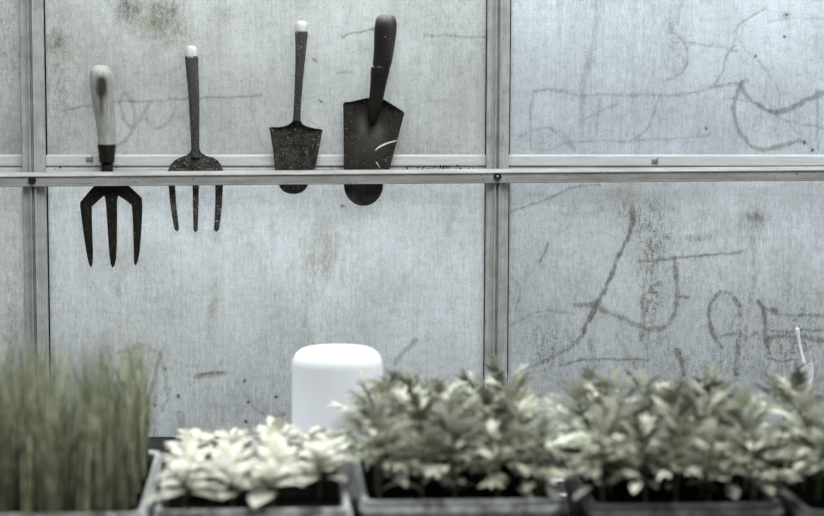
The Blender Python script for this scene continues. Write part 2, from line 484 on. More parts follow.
def pane_colours(X, Z, base):
    u, v = to_px(X, Z)
    c = np.array(base)[None, :] * np.ones((len(X), 1))
    big = smooth_noise(X, Z, .11, 1) * .5 + smooth_noise(X, Z, .045, 2) * .3 + smooth_noise(X, Z * .4, .016, 4) * .2
    c *= (0.82 + 0.36 * big)[:, None]
    warm = smooth_noise(X, Z, .16, 8) * .6 + smooth_noise(X, Z, .05, 9) * .4
    wl = np.clip((520 - u) / 520, 0, 1)
    w_ = np.clip((warm - .45) * 2.4, 0, 1) * (0.10 + .28 * wl)
    c = c * (1 - w_[:, None]) + (np.array((.40, .40, .33)) * w_[:, None])
    g1 = smooth_noise(X, Z * .35, .0032, 5); g2 = smooth_noise(X, Z, .0045, 6)
    rr = np.random.RandomState(11)
    g0 = rr.rand(len(X))
    fine = smooth_noise(X, Z * .30, .0024, 15)
    grain = g1 * .12 + g2 * .18 + fine * .30 + g0 * .40
    wid = smooth_noise(X, Z, .012, 31)
    # fine vertical scratches and pits, denser in some zones
    zone = np.clip(smooth_noise(X, Z, .09, 21) * 1.5 - .25, 0.1, 1.1)
    amp = np.clip(.5 + (fine + smooth_noise(X, Z * .2, .0018, 16) - 1.0), -1, 1.2)
    c *= (1.03 - .16 * zone * np.clip(amp, 0, 1))[:, None]
    tick = (smooth_noise(X, Z * .22, .0026, 17) > .90) & (smooth_noise(X, Z, .03, 18) > .5)
    c[tick] *= .84
    c[rr.rand(len(X)) > .9975] *= .5
    wx = (smooth_noise(X, Z, .011, 41) - .5) * 1.9 + (smooth_noise(X, Z, .004, 42) - .5) * 1.1
    wz = (smooth_noise(X, Z, .011, 43) - .5) * 1.9 + (smooth_noise(X, Z, .004, 44) - .5) * 1.1
    cloud = smooth_noise(X, Z, .020, 45) * .5 + smooth_noise(X, Z * .5, .008, 46) * .5
    for (bx, by, rx, ry, s, col, gr) in BLOB:
        d = ((u - bx) / rx) ** 2 + ((v - by) / ry) ** 2
        k = np.exp(-d * 1.2) * (1.45 if s > 0 else 1) * np.clip(.25 + 1.5 * cloud, 0, 1.5)
        k = k * (1 - gr + gr * np.clip((grain - .46) * 6, 0, 1.8))
        k = np.clip(k * abs(s), 0, 1)[:, None]
        c = c * (1 - k) + (col if s > 0 else np.array((.78, .82, .86))) * k
    for (pts, w, s, col, rag) in S:
        Q = catmull(pts)
        m = (u > Q[:, 0].min() - 3 * w - 2) & (u < Q[:, 0].max() + 3 * w + 2) & (v > Q[:, 1].min() - 3 * w - 2) & (v < Q[:, 1].max() + 3 * w + 2)
        if not m.any(): continue
        uu, vv = u[m] + wx[m], v[m] + wz[m]
        best = np.full(uu.shape, 1e9)
        for a, b_ in zip(Q[:-1], Q[1:]):
            d = b_ - a; L = (d * d).sum() + 1e-9
            t = np.clip(((uu - a[0]) * d[0] + (vv - a[1]) * d[1]) / L, 0, 1)
            best = np.minimum(best, (uu - a[0] - t * d[0]) ** 2 + (vv - a[1] - t * d[1]) ** 2)
        dist = np.sqrt(best)
        hw = w / 2 * (0.65 + 0.7 * wid[m]) + .35
        k = np.clip((hw - dist) / 1.6 + .5, 0, 1) * .7 + np.exp(-(dist / (hw + .8)) ** 2) * .3
        gg = np.clip((grain[m] - .30) * 4 * (.6 + .8 * wid[m]), 0.0, 1.5)
        k = np.clip(k * (1 - rag + rag * gg) * s, 0, 1)[:, None]
        c[m] = c[m] * (1 - k) + col * k
    return np.clip(c, 0, 1)

STEP = 0.00125
def pane(name, xl, xr, z0, z1, base, label, y=0.0):
    """one whitewashed sheet: a fine grid with dirt, given a real thickness"""
    nx = int((xr(z0) - xl(z0)) / STEP) + 2; nz = int((z1 - z0) / STEP) + 2
    tz = np.linspace(z0, z1, nz); tu = np.linspace(0, 1, nx)
    ZZ, UU = np.meshgrid(tz, tu, indexing='ij')
    L = np.array([xl(z) for z in tz])[:, None]; R = np.array([xr(z) for z in tz])[:, None]
    XX = L + (R - L) * UU
    X, Z = XX.ravel(), ZZ.ravel()
    n = nx * nz
    co = np.stack([X, np.full(n, y), Z], 1)
    i = np.arange(n).reshape(nz, nx)
    q = np.stack([i[:-1, :-1], i[:-1, 1:], i[1:, 1:], i[1:, :-1]], -1).reshape(-1, 4)
    # back face and sides
    bc = np.array([[xl(z0), y + .004, z0], [xr(z0), y + .004, z0], [xr(z1), y + .004, z1], [xl(z1), y + .004, z1]])
    fc = [i[0, 0], i[0, -1], i[-1, -1], i[-1, 0]]
    allco = np.concatenate([co, bc])
    ex = [[n + 1, n, n + 3, n + 2]] + [[fc[(k + 1) % 4], fc[k], n + k, n + (k + 1) % 4] for k in range(4)]
    q = np.concatenate([q, np.array(ex)])
    me = bpy.data.meshes.new(name)
    me.vertices.add(len(allco)); me.vertices.foreach_set('co', allco.ravel())
    me.loops.add(q.size); me.loops.foreach_set('vertex_index', q.ravel())
    me.polygons.add(len(q)); me.polygons.foreach_set('loop_start', np.arange(0, q.size, 4)); me.polygons.foreach_set('loop_total', np.full(len(q), 4))
    me.update(calc_edges=True)
    col = pane_colours(X, Z, base)
    col = np.concatenate([col, np.full((4, 3), .95)])
    a = me.color_attributes.new('Col', 'FLOAT_COLOR', 'POINT')
    a.data.foreach_set('color', np.concatenate([col, np.ones((len(col), 1))], 1).ravel())
    return structure(link_mesh(name, me, M_PANE), label)

GAP = 0.0016
ZS_U = W(412, 171.5).z      # where upper and lower sheets part
cx = lambda v: (lambda z: v)
mA_l = lambda z: MA(z) - HALF - GAP; mA_r = lambda z: MA(z) + HALF + GAP
mB_l = lambda z: MB(z) - HALF - GAP; mB_r = lambda z: MB(z) + HALF + GAP
UL = (.66, .69, .695); UM = (.73, .765, .76); UR = (.75, .81, .86)
LL = (.60, .625, .625); LM = (.64, .675, .69); LR = (.54, .575, .595)
w1 = pane('window_1', cx(WX0), mA_l, ZS_U, WZ1, UL, 'narrow upper left whitewashed glass pane')
w2 = pane('window_2', mA_r, mB_l, ZS_U, WZ1, UM, 'upper middle whitewashed glass pane behind the tool handles')
w3 = pane('window_3', mB_r, cx(WX1), ZS_U, WZ1, UR, 'upper right whitewashed pane with a crescent scrawl')
w4 = pane('window_4', cx(WX0), mA_l, WZ0, ZS_U - .001, LL, 'narrow lower left whitewashed glass pane')
w5 = pane('window_5', mA_r, mB_l, WZ0, ZS_U - .001, LM, 'lower middle whitewashed glass pane under the tools')
w6 = pane('window_6', mB_r, cx(WX1), WZ0, ZS_U - .001, LR, 'lower right whitewashed pane with dark scrawls')

# ---- the two-step sill at the foot of each upper sheet
def extrude_profile_x(name, prof, x0f, x1f, mat_, parent=None, n=1, tilt=0.0, colf=None):
    """prof: list of (y,z) closed loop; from x0f(z) to x1f(z)"""
    v, f = [], []
    m = len(prof)
    for i in range(n + 1):
        t = i / n
        for (y, z) in prof:
            x = x0f(z) * (1 - t) + x1f(z) * t
            v.append((x, y, z + tilt * x))
    for i in range(n):
        for k in range(m):
            a, b_ = i * m + k, i * m + (k + 1) % m
            f.append((a, b_, b_ + m, a + m))
    f.append(tuple(range(m))[::-1]); f.append(tuple(n * m + k for k in range(m)))
    o = from_vf(name, v, f, mat_, parent)
    if colf:
        a = o.data.color_attributes.new('Col', 'FLOAT_COLOR', 'POINT')
        a.data.foreach_set('color', np.array([(*colf(Vector(p)), 1) for p in v]).ravel())
    bm = bmesh.new(); bm.from_mesh(o.data); bmesh.ops.recalc_face_normals(bm, faces=bm.faces); bm.to_mesh(o.data); bm.free()
    return o

z156, z166, z168, z173 = W(0, 155).z, W(0, 165.5).z, W(0, 168).z, W(0, 174).z
def sill(parent, xl, xr, base):
    def colf(p):
        g = smooth_noise(np.array([p.x]), np.array([p.z]), .05, 12)[0]
        b_ = np.array(base)
        if z166 - .0012 < p.z < z166 + .0008 or abs(p.z - z168) < .002:
            k = .35 + .6 * max(0, g - .3)
            return b_ * (1 - k) + OCHRE * .6 * k
        u_, v_ = to_px(p.x, p.z, p.y)
        return b_ * (.98 + .05 * g)
    prof = [(-.0002, z156 + .0006), (-.0022, z156 - .0004), (-.0030, z156 - .0022), (-.0035, z166 + .0015), (-.0035, z166), (-.0012, z166 - .001), (-.0012, z168 + .001), (-.0052, z168 - .0012), (-.0068, z173), (-.0002, z173)]
    return extrude_profile_x('sill', prof, xl, xr, M_BAND, parent, 400, 0, colf)
sill(w1, cx(WX0), lambda z: mA_l(z) + .001, UL); sill(w2, lambda z: mA_r(z) - .001, lambda z: mB_l(z) + .001, (.70, .72, .71)); sill(w3, lambda z: mB_r(z) - .001, cx(WX1), (.68, .71, .71))
# small glazing clips on the sills
for (px, py, w_, par) in ((89.5, 158.5, 7, w2), (655, 160.5, 6, w3), (655, 160, 6, w3))[:2]:
    p = W(px, py, -.005)
    bm = bmesh.new()
    bm_box(bm, (p.x - w_ * .00075, -.006, p.z - .0032), (p.x + w_ * .00075, -.0034, p.z + .0022))
    bm_box(bm, (p.x + w_ * .00045, -.008, p.z - .0030), (p.x + w_ * .00075, -.0050, p.z + .0050))
    bevel_mod(from_bm('glazing_clip', bm, M_SCREWC, par), .0004)

def grime():
    r = random.Random(9)
    bm = bmesh.new()
    def lump(px, py, s_):
        p = W(px, py, -.0066)
        bmesh.ops.create_icosphere(bm, subdivisions=1, radius=s_, matrix=Matrix.Translation(p) @ Matrix.Diagonal((r.uniform(.8, 2.2), .5, r.uniform(.6, 1.1), 1)))
    for _ in range(70): lump(r.triangular(398, 466, 448), r.uniform(165.5, 169.5), r.uniform(.0004, .0012))
    for _ in range(60): lump(r.uniform(52, 484), r.gauss(168, .9), r.uniform(.0003, .0009))
    o = from_bm('sill_grime', bm, M_SOIL, w2)
    o['kind'] = 'stuff'
grime()
# ---- mullions
def mullion(name, ax, label):
    # profile (x offset, y) from left to right, along the visible front
    F = [(-.0185, -.002), (-.0185, -.014), (-.0172, -.0155), (-.0105, -.0155), (-.0098, -.0168), (-.0065, -.0168), (-.0055, -.0215), (-.0035, -.0230), (-.0026, -.0230),
         (-.0022, -.0150), (-.0008, -.0150), (-.0004, -.0165), (.0004, -.0165), (.0008, -.0150), (.0022, -.0150), (.0026, -.0230), (.0038, -.0230), (.0055, -.0215), (.0063, -.0170), (.0120, -.0170), (.0128, -.0155),
         (.0172, -.0155), (.0185, -.014), (.0185, -.002)]
    v, f = [], []
    n = 24; m = len(F)
    for i in range(n + 1):
        z = WZ0 + (WZ1 - WZ0) * i / n
        for (dx, y) in F:
            v.append((ax(z) + dx * HALF / .0185, y, z))
    for i in range(n):
        for k in range(m):
            a, b_ = i * m + k, i * m + (k + 1) % m
            f.append((a, b_, b_ + m, a + m))
    f.append(tuple(range(m))); f.append(tuple(n * m + k for k in range(m))[::-1])
    o = from_vf(name, v, f, M_FRAME)
    bm = bmesh.new(); bm.from_mesh(o.data); bmesh.ops.recalc_face_normals(bm, faces=bm.faces); bm.to_mesh(o.data); bm.free()
    structure(o, label)
    for s, t in ((-1, 1.0), (1, 1.25)):
        bm = bmesh.new()
        vv = bm_box(bm, (0, -.0012, WZ0), (1, .004, WZ1))
        for q in vv:
            e_ = s * (HALF - .0001) if q.co.x < .5 else s * (HALF + GAP * t)
            q.co.x = ax(q.co.z) + e_
        from_bm('gap_dark_seal', bm, M_SEAL, o)  # black sealant strip, its black also standing in for the gap's shade
    return o
mul1 = mullion('trim_1', MA, 'left upright white metal glazing bar')
mul2 = mullion('trim_2', MB, 'middle upright white metal glazing bar')

# ---- horizontal rail in front
YR = -.0245
za, zb = W(412, 169.4, YR), W(412, 183.8, YR)
ra, rb = W(0, 186.8, YR), W(824, 180.5, YR)
TILT = (rb.z - ra.z) / (rb.x - ra.x)
z0 = (ra.z + rb.z) / 2
H = .0205
prof = [(YR, z0 + .0002), (YR - .0030, z0), (YR - .0036, z0 + .0008), (YR - .0040, z0 + .0040), (YR - .0043, z0 + .0046), (YR - .0050, z0 + .0090),
        (YR - .0054, z0 + .0136), (YR - .0062, z0 + .0144), (YR - .0074, z0 + .0150), (YR - .0074, z0 + .0162), (YR - .0052, z0 + .0188), (YR - .0028, z0 + .0206), (YR, z0 + .0212), (YR + .0008, z0 + .0200), (YR, z0 + .0120)]
rail = extrude_profile_x('trim_3', prof, cx(WX0), cx(WX1), M_RAIL, None, 8, TILT)
structure(rail, 'horizontal white metal rail holding the garden tools')
def screw(px, py, ax_, hollow):
    p = W(px, py, YR - .0056)
    bm = bmesh.new()
    bmesh.ops.create_cone(bm, segments=20, radius1=.0062, radius2=.0050, depth=.003, cap_ends=True)
    if hollow:
        fs = [f for f in bm.faces if f.normal.z > .9]
        bmesh.ops.inset_region(bm, faces=fs, thickness=.0018)
        bmesh.ops.translate(bm, verts=[v for f in fs for v in f.verts], vec=(0, 0, -.0012))
    bmesh.ops.rotate(bm, verts=bm.verts, cent=(0, 0, 0), matrix=Matrix.Rotation(math.radians(90), 3, 'X'))
    bmesh.ops.translate(bm, verts=bm.verts, vec=(p.x, YR - .0064, p.z))
    o = from_bm('screw', bm, M_SCREW, rail)
    if hollow:
        bm = bmesh.new()
        bmesh.ops.create_uvsphere(bm, u_segments=12, v_segments=8, radius=.0022)
        bmesh.ops.translate(bm, verts=bm.verts, vec=(p.x, YR - .0072, p.z))
        from_bm('screw_pin', bm, M_SCREWC, o)
screw(32, 180.3, MA, False)
screw(497.5, 176.5, MB, True)

# ------------------------------------------------------------------ tools on the rail
def loft(name, rings, mat_, parent, seg=20, colf=None, flat=1.0):
    """rings: (px, py, half width px, y of the axis)"""
    v, f = [], []
    P = [(W(px, py, y), r * .0015) for (px, py, r, y) in rings]
    for k, (p, r) in enumerate(P):
        for s in range(seg):
            a = 2 * math.pi * s / seg
            v.append((p.x + r * math.cos(a), p.y + r * math.sin(a) * flat, p.z))
    n = len(P)
    for k in range(n - 1):
        for s in range(seg):
            a, b_ = k * seg + s, k * seg + (s + 1) % seg
            f.append((a, b_, b_ + seg, a + seg))
    f.append(tuple(range(seg))[::-1]); f.append(tuple((n - 1) * seg + s for s in range(seg)))
    o = from_vf(name, v, f, mat_, parent, True)
    bm = bmesh.new(); bm.from_mesh(o.data); bmesh.ops.recalc_face_normals(bm, faces=bm.faces); bm.to_mesh(o.data); bm.free()
    o.data.polygons.foreach_set('use_smooth', [True] * len(o.data.polygons))
    if colf:
        a = o.data.color_attributes.new('Col', 'FLOAT_COLOR', 'POINT')
        cs = []
        for p in v:
            u_, v_ = to_px(p[0], p[2], p[1])
            cs.append((*colf(u_, v_), 1))
        a.data.foreach_set('color', np.array(cs).ravel())
    return o

def dense(rings, n=5):
    """smooth the ring list"""
    Q = catmull(rings, n)
    return [tuple(q) for q in Q]

def plate(name, outline, y, th, mat_, parent, smooth_pts=0, bev=.0008):
    """flat forged piece with an outline in wall units, thickness th"""
    bm = bmesh.new()
    vs_ = [bm.verts.new(W(px, py, y)) for (px, py) in outline]
    f = bm.faces.new(vs_)
    r = bmesh.ops.extrude_face_region(bm, geom=[f])
    ev = [g for g in r['geom'] if isinstance(g, bmesh.types.BMVert)]
    bmesh.ops.translate(bm, verts=ev, vec=(0, -th, 0))
    bmesh.ops.recalc_face_normals(bm, faces=bm.faces)
    o = from_bm(name, bm, mat_, parent)
    bevel_mod(o, bev, 2)
    return o

def lerp_pts(a, b_, n):
    return [(a[0] + (b_[0] - a[0]) * i / n, a[1] + (b_[1] - a[1]) * i / n) for i in range(n + 1)]

# --- 1: broad dark fork with a pale wooden handle
Y1 = -.0085
fork = empty('hand_fork', W(111, 260, Y1), 'broad dark three-pronged fork with a pale wooden handle, leftmost on the rail', 'hand fork', 'hand tools hung on the rail')
def reparent(o, root):
    o.parent = root
    o.matrix_parent_inverse = Matrix.Translation(root.location).inverted()
    return o
def c_fork1(u, v):  # pale handle, lighter at the top end, dark patch running into a thin line
    base = np.array((.44, .455, .415))
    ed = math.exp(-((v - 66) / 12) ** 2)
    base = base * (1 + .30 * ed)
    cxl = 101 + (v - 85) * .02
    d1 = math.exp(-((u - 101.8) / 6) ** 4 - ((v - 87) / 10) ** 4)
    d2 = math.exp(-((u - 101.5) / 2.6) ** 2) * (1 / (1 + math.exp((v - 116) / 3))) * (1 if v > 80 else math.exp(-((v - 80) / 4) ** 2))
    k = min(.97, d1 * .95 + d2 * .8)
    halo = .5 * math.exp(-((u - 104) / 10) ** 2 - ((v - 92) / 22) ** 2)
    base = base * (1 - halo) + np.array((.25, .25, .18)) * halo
    return tuple(base * (1 - k) + np.array((.025, .025, .015)) * k)
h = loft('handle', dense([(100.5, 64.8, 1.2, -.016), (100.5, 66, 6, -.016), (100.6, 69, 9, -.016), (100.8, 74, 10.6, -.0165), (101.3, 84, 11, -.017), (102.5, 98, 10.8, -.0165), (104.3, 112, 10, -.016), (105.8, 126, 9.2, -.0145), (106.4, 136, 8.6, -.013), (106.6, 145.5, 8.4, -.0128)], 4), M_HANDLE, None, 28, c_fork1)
h['label'] = 'pale wooden handle with a dark patch'
reparent(h, fork)
fr = loft('ferrule', [(106.6, 144.5, 8.9, -.0135), (106.6, 146, 9.0, -.0135), (106.8, 152, 8.2, -.013), (106.9, 160, 7.4, -.0125), (107, 161.5, 7.6, -.0125), (107, 162.5, 6.8, -.012)], M_STEEL_D, None, 24)
reparent(fr, fork)
nk = loft('neck', [(107, 161, 5.9, -.0115), (107.2, 170, 5.6, -.0115), (108, 175, 6.4, -.011), (110, 180, 8, -.0105), (111, 184, 9, -.0105)], M_STEEL_D, None, 20, flat=.7)
reparent(nk, fork)
o1 = [(97, 183), (125, 183), (131, 187.5), (137, 193), (142, 198), (142.5, 206), (142, 222), (140.8, 240), (139.5, 254), (138, 261), (136, 265.5), (134.3, 263), (134, 252), (133.6, 235), (133, 218), (132, 205), (126, 200), (118.5, 195.5),
      (117.2, 200), (117.2, 220), (117, 244), (116.2, 258), (114.8, 265), (113, 267.8), (111, 264), (109.6, 254), (108.4, 236), (107.2, 218), (106.2, 203), (105, 196), (103.5, 196), (98, 201), (92, 206.5), (92, 216), (92.5, 235), (93.2, 252), (93, 262), (91.5, 267.5), (89.3, 264), (87.4, 256), (84.8, 240), (82.4, 222), (80.4, 206), (80.5, 202), (85, 196.5), (91, 189.5)]
reparent(plate('fork_head', o1, Y1, .0045, M_STEEL_D, None), fork)

# --- 2: narrow grey fork
Y2 = -.0095
fork2 = empty('hand_fork', W(196, 230, Y2), 'slim grey steel fork with a rounded yoke, second tool from the left', 'hand fork', 'hand tools hung on the rail')
def c_grey(cap_y, dark=(.05, .049, .042), edge=(.15, .15, .135)):
    def fn(u, v):
        n = rnd.random()
        if v < cap_y + .8 * (rnd.random() - .5) * 2:
            return (.72, .74, .74)
        e_ = math.exp(-((v - cap_y - 15) / 30) ** 2) * .3 + .15 * n
        return tuple(np.array(dark) * (1 - e_) + np.array(edge) * e_)
    return fn
h = loft('handle', dense([(191.3, 45.5, 1.2, -.0135), (191.3, 46.5, 4, -.0135), (191.3, 49, 6, -.0135), (191.4, 54, 6.8, -.0138), (191.8, 62, 6.5, -.0138), (192.6, 76, 6.0, -.0135), (193.8, 95, 5.4, -.013), (194.5, 115, 4.9, -.0125), (195, 135, 4.3, -.012), (195.3, 150, 4.1, -.0115), (195.6, 158, 4.6, -.0115)], 5), M_HANDLE_DUST, None, 22, c_grey(56.5))
h['label'] = 'slim dark handle with a white tip'
reparent(h, fork2)
arcL = [(183.2 + 5.8 * math.cos(a), 172 - 5.2 * math.sin(a)) for a in [math.pi * i / 8 for i in range(9)]]       # right to left
arcR = [(209.2 + 5.8 * math.cos(a), 172 - 5.2 * math.sin(a)) for a in [math.pi * i / 8 for i in range(9)]]
o2 = [(192, 148), (199, 148), (201, 152.5), (206, 155.5), (212, 157), (217.5, 160), (221, 164.5), (223, 169.5), (223, 186), (222, 205), (220.5, 220), (219, 229.5), (216.5, 232), (214, 229.5), (214.8, 218), (215.4, 200), (215.4, 180)] + arcR + \
     [(199, 186), (198.6, 210), (197.8, 230), (195.6, 232.6), (193.5, 230), (193, 205), (192.6, 180)] + arcL + [(175.2, 186), (176.4, 205), (178, 220), (179, 229.5), (177, 231.6), (174.6, 229), (172, 215), (170, 200), (168.8, 186), (168.3, 170), (170.5, 165), (174.5, 160.5), (180, 157.2), (186, 155.5), (190, 152.5)]
reparent(plate('fork_head', o2, Y2, .0035, M_STEEL_M, None, bev=.0007), fork2)

# --- trowel blades: dished plates
def blade(name, rows, y, dish, th, mat_, grooves=0.0, nseg=18, ridge=None):
    """rows: (py_left, xl, py_right, xr)"""
    R = catmull([tuple(r) for r in rows], 5) if len(rows) > 2 else np.array(rows)
    v, f = [], []
    n = len(R)
    for side in (0, 1):
        for (yl, xl, yr_, xr) in R:
            for s in range(nseg + 1):
                t = s / nseg
                q = 2 * t - 1
                px, py = xl + (xr - xl) * t, yl + (yr_ - yl) * t
                off = dish * (1 - q * q)
                if ridge:
                    off -= ridge(px, py)
                wd = W(px, py, y)
                v.append((wd.x, y + off - (th if side == 0 else 0), wd.z))
    m = nseg + 1
    N = n * m
    for k in range(n - 1):
        for s in range(nseg):
            a = k * m + s
            f.append((a, a + m, a + m + 1, a + 1))
            f.append((N + a, N + a + 1, N + a + m + 1, N + a + m))
    def rim(a, b_): f.append((a, b_, b_ + N, a + N))
    for s in range(nseg):
        rim(s, s + 1); rim((n - 1) * m + s + 1, (n - 1) * m + s)
    for k in range(n - 1):
        rim((k + 1) * m, k * m); rim(k * m + nseg, (k + 1) * m + nseg)
    return from_vf(name, v, f, mat_, None, True)

# --- 3: small speckled trowel
Y3 = -.0130
tr = empty('garden_trowel', W(293, 192, Y3), 'small speckled grey trowel with a slim white-tipped handle', 'trowel', 'hand tools hung on the rail')
h = loft('handle', dense([(301.3, 20.5, 1.2, -.017), (301.3, 21.5, 4, -.017), (301.4, 24, 6, -.017), (301.4, 29, 6.6, -.0172), (301.3, 38, 6.1, -.0172), (300.6, 52, 5.2, -.017), (299.6, 70, 4.4, -.0165), (298.3, 90, 3.8, -.016), (297.3, 108, 3.6, -.0155), (296.6, 122, 4.0, -.0155)], 5), M_HANDLE_DUST, None, 22, c_grey(31.5, (.045, .044, .037), (.14, .14, .125)))
h['label'] = 'slim dusty handle with a white tip'
reparent(h, tr)
rows = [(121, 292.6, 121, 300.8), (124, 289.5, 124.5, 303), (126.3, 284, 127, 309), (127.2, 277, 128.6, 316), (127.6, 269.6, 129.8, 322.4), (134, 270.6, 135, 321.6), (150, 273, 151, 318.6), (168, 275.2, 168, 315), (178, 277.2, 178, 310.8)] + [(183 + 11 * math.sin(a), 293.4 - 14.6 * math.cos(a), 183 + 11 * math.sin(a), 293.4 + 14.6 * math.cos(a)) for a in [math.radians(q) for q in (0, 20, 40, 55, 68, 78, 86)]]
tang = lambda px, py: .0045 * math.exp(-((px - 295.5) / 3.6) ** 2) * (1 / (1 + math.exp((py - 144) / 3)))
reparent(blade('blade', rows, Y3, .008, .0016, M_STEEL_S, ridge=tang), tr)

# --- 4: big dark trowel
Y4 = -.0140
tr2 = empty('garden_trowel', W(363, 204, Y4), 'large dark trowel with a thick dark handle, rightmost tool on the rail', 'trowel', 'hand tools hung on the rail')
def c_big(u, v):
    base = np.array((.012, .0115, .009))
    k = math.exp(-((v - 14) / 6) ** 2) * (.55 if u < 392 else .25)
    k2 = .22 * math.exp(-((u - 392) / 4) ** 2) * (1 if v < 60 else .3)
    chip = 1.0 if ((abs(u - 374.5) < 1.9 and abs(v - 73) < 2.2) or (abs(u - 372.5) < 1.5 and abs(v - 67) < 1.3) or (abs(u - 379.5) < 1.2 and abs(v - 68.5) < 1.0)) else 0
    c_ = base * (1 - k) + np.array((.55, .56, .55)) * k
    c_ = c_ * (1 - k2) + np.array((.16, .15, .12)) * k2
    return tuple(c_ * (1 - chip) + np.array((.8, .82, .82)) * chip)
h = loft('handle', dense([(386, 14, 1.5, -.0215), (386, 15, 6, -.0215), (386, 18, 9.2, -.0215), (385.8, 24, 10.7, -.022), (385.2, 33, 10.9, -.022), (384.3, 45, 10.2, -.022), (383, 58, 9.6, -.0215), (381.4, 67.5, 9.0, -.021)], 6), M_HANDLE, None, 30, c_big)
h['label'] = 'thick dark wooden handle with a dusty pale end'
reparent(h, tr2)
M_SOCK = steel('dark_socket_steel', (0.010, 0.010, 0.008), (0.020, 0.019, 0.015), 0.74, 0.5)
sk = loft('socket', dense([(380.6, 67, 9.3, -.021), (380, 72, 9.2, -.021), (378.3, 84, 8.0, -.020), (376.2, 98, 7.2, -.019), (374.6, 108, 6.8, -.018), (373, 118, 5.2, -.0165), (372, 126, 2.5, -.0145)], 4), M_SOCK, None, 26)
reparent(sk, tr2)
rows = [(98, 366.5, 99.5, 384), (100, 358, 103, 390), (101.8, 350, 107.5, 397), (103, 343.6, 112.5, 404), (112, 343.4, 118, 403), (130, 343.5, 132, 399.4), (150, 343.6, 150, 394.6), (170, 343.8, 170, 389), (180, 343.9, 180, 385.5)] + [(184 + 21.8 * math.sin(a), 363.4 - 19.6 * math.cos(a), 184 + 21.8 * math.sin(a), 363.4 + 19.8 * math.cos(a)) for a in [math.radians(q) for q in (0, 15, 30, 45, 58, 70, 79, 87)]]
tang2 = lambda px, py: .004 * math.exp(-((px - 372.5) / 6) ** 2) * (1 / (1 + math.exp((py - 122) / 4)))
M_BLADE, nt, b = mat('scraped_dark_steel', rough=0.6, spec=0.35)
n = noise(nt, 80, 4, None, .65)
c = ramp(nt, n, [(0.35, (0.011, 0.010, 0.007)), (0.62, (0.034, 0.030, 0.022))])
c = mix(nt, attr(nt), c, (0.16, 0.155, 0.13))
d = noise(nt, 400, 2)
c = mix(nt, ramp(nt, d, [(.68, G3(0)), (.73, G3(.8))]), c, (0.4, 0.4, 0.36))
nt.links.new(c, b.inputs['Base Color'])
bo = blade('blade', rows, Y4, .0095, .0018, M_BLADE, ridge=tang2)
cs = []
for v_ in bo.data.vertices:
    u_, w_ = to_px(v_.co.x, v_.co.z, v_.co.y)
    k = .75 * math.exp(-((u_ - 363) / 4) ** 2 - ((w_ - 126) / 9) ** 2) + .7 * math.exp(-((u_ - 378) / 5) ** 2 - ((w_ - 130) / 9) ** 2) + .3 * math.exp(-((u_ - 370) / 16) ** 2 - ((w_ - 140) / 16) ** 2)
    cs.append((k, k, k, 1))
bo.data.color_attributes.new('Col', 'FLOAT_COLOR', 'POINT').data.foreach_set('color', np.array(cs).ravel())
reparent(bo, tr2)
# pale scrape marks on the blade (thin raised paint streaks following the dish)
def scrape(pts, w0):
    Q = catmull(pts, 6); v, f = [], []
    for i, q in enumerate(Q):
        t = i / (len(Q) - 1); w_ = w0 * (.35 + .65 * math.sin(math.pi * min(1, .15 + t * .8)))
        xl = 343.6; xr = 404 - (q[1] - 112) * .258
        s = 2 * (q[0] - xl) / (xr - xl) - 1
        y = Y4 + .0095 * (1 - s * s) - .0018 - tang2(q[0], q[1]) - .0004
        for dy in (-w_ / 2, w_ / 2):
            p = W(q[0], q[1] + dy, y); v.append((p.x, y, p.z)); 
        for dy in (-w_ / 2, w_ / 2):
            p = W(q[0], q[1] + dy, y); v.append((p.x, y + .0009, p.z))
    for i in range(len(Q) - 1):
        a = i * 4; c_ = a + 4
        f += [(a, a + 1, c_ + 1, c_), (a + 2, c_ + 2, c_ + 3, a + 3), (a, c_, c_ + 2, a + 2), (a + 1, a + 3, c_ + 3, c_ + 1)]
    o = from_vf('paint_scratch', v, f, M_WHITE2)
    reparent(o, tr2)
scrape([(375.5, 150), (380, 146.5), (388, 143), (396.5, 140.5)], 2.0)
scrape([(376, 162), (378, 164.5), (380, 168)], 1.4)

# ------------------------------------------------------------------ bench
bench = empty('potting_bench', (0, -.6, 0), 'long dark slatted potting bench under the plant trays', 'bench')
bm = bmesh.new()
y = -.012
while y > -1.22:
    bm_box(bm, (-1.0, y - .095, BENCH_Z - .022), (1.0, y, BENCH_Z))
    y -= .100
o = from_bm('bench_top', bm, M_BENCH); bevel_mod(o, .002); reparent(o, bench)
bm = bmesh.new()
bm.free()
for yy in (-.06, -1.19):
    bm = bmesh.new(); bm_box(bm, (-.98, yy - .02, BENCH_Z - .10), (.98, yy + .02, BENCH_Z - .022))
    reparent(from_bm('apron', bm, M_BENCH), bench)
pass
for x_ in (-.92, .92):
    for y_ in (-.10, -1.15):
        bm = bmesh.new(); bm_box(bm, (x_ - .025, y_ - .019, 0), (x_ + .025, y_ + .019, BENCH_Z - .022))
        reparent(from_bm('leg', bm, M_BENCH), bench)

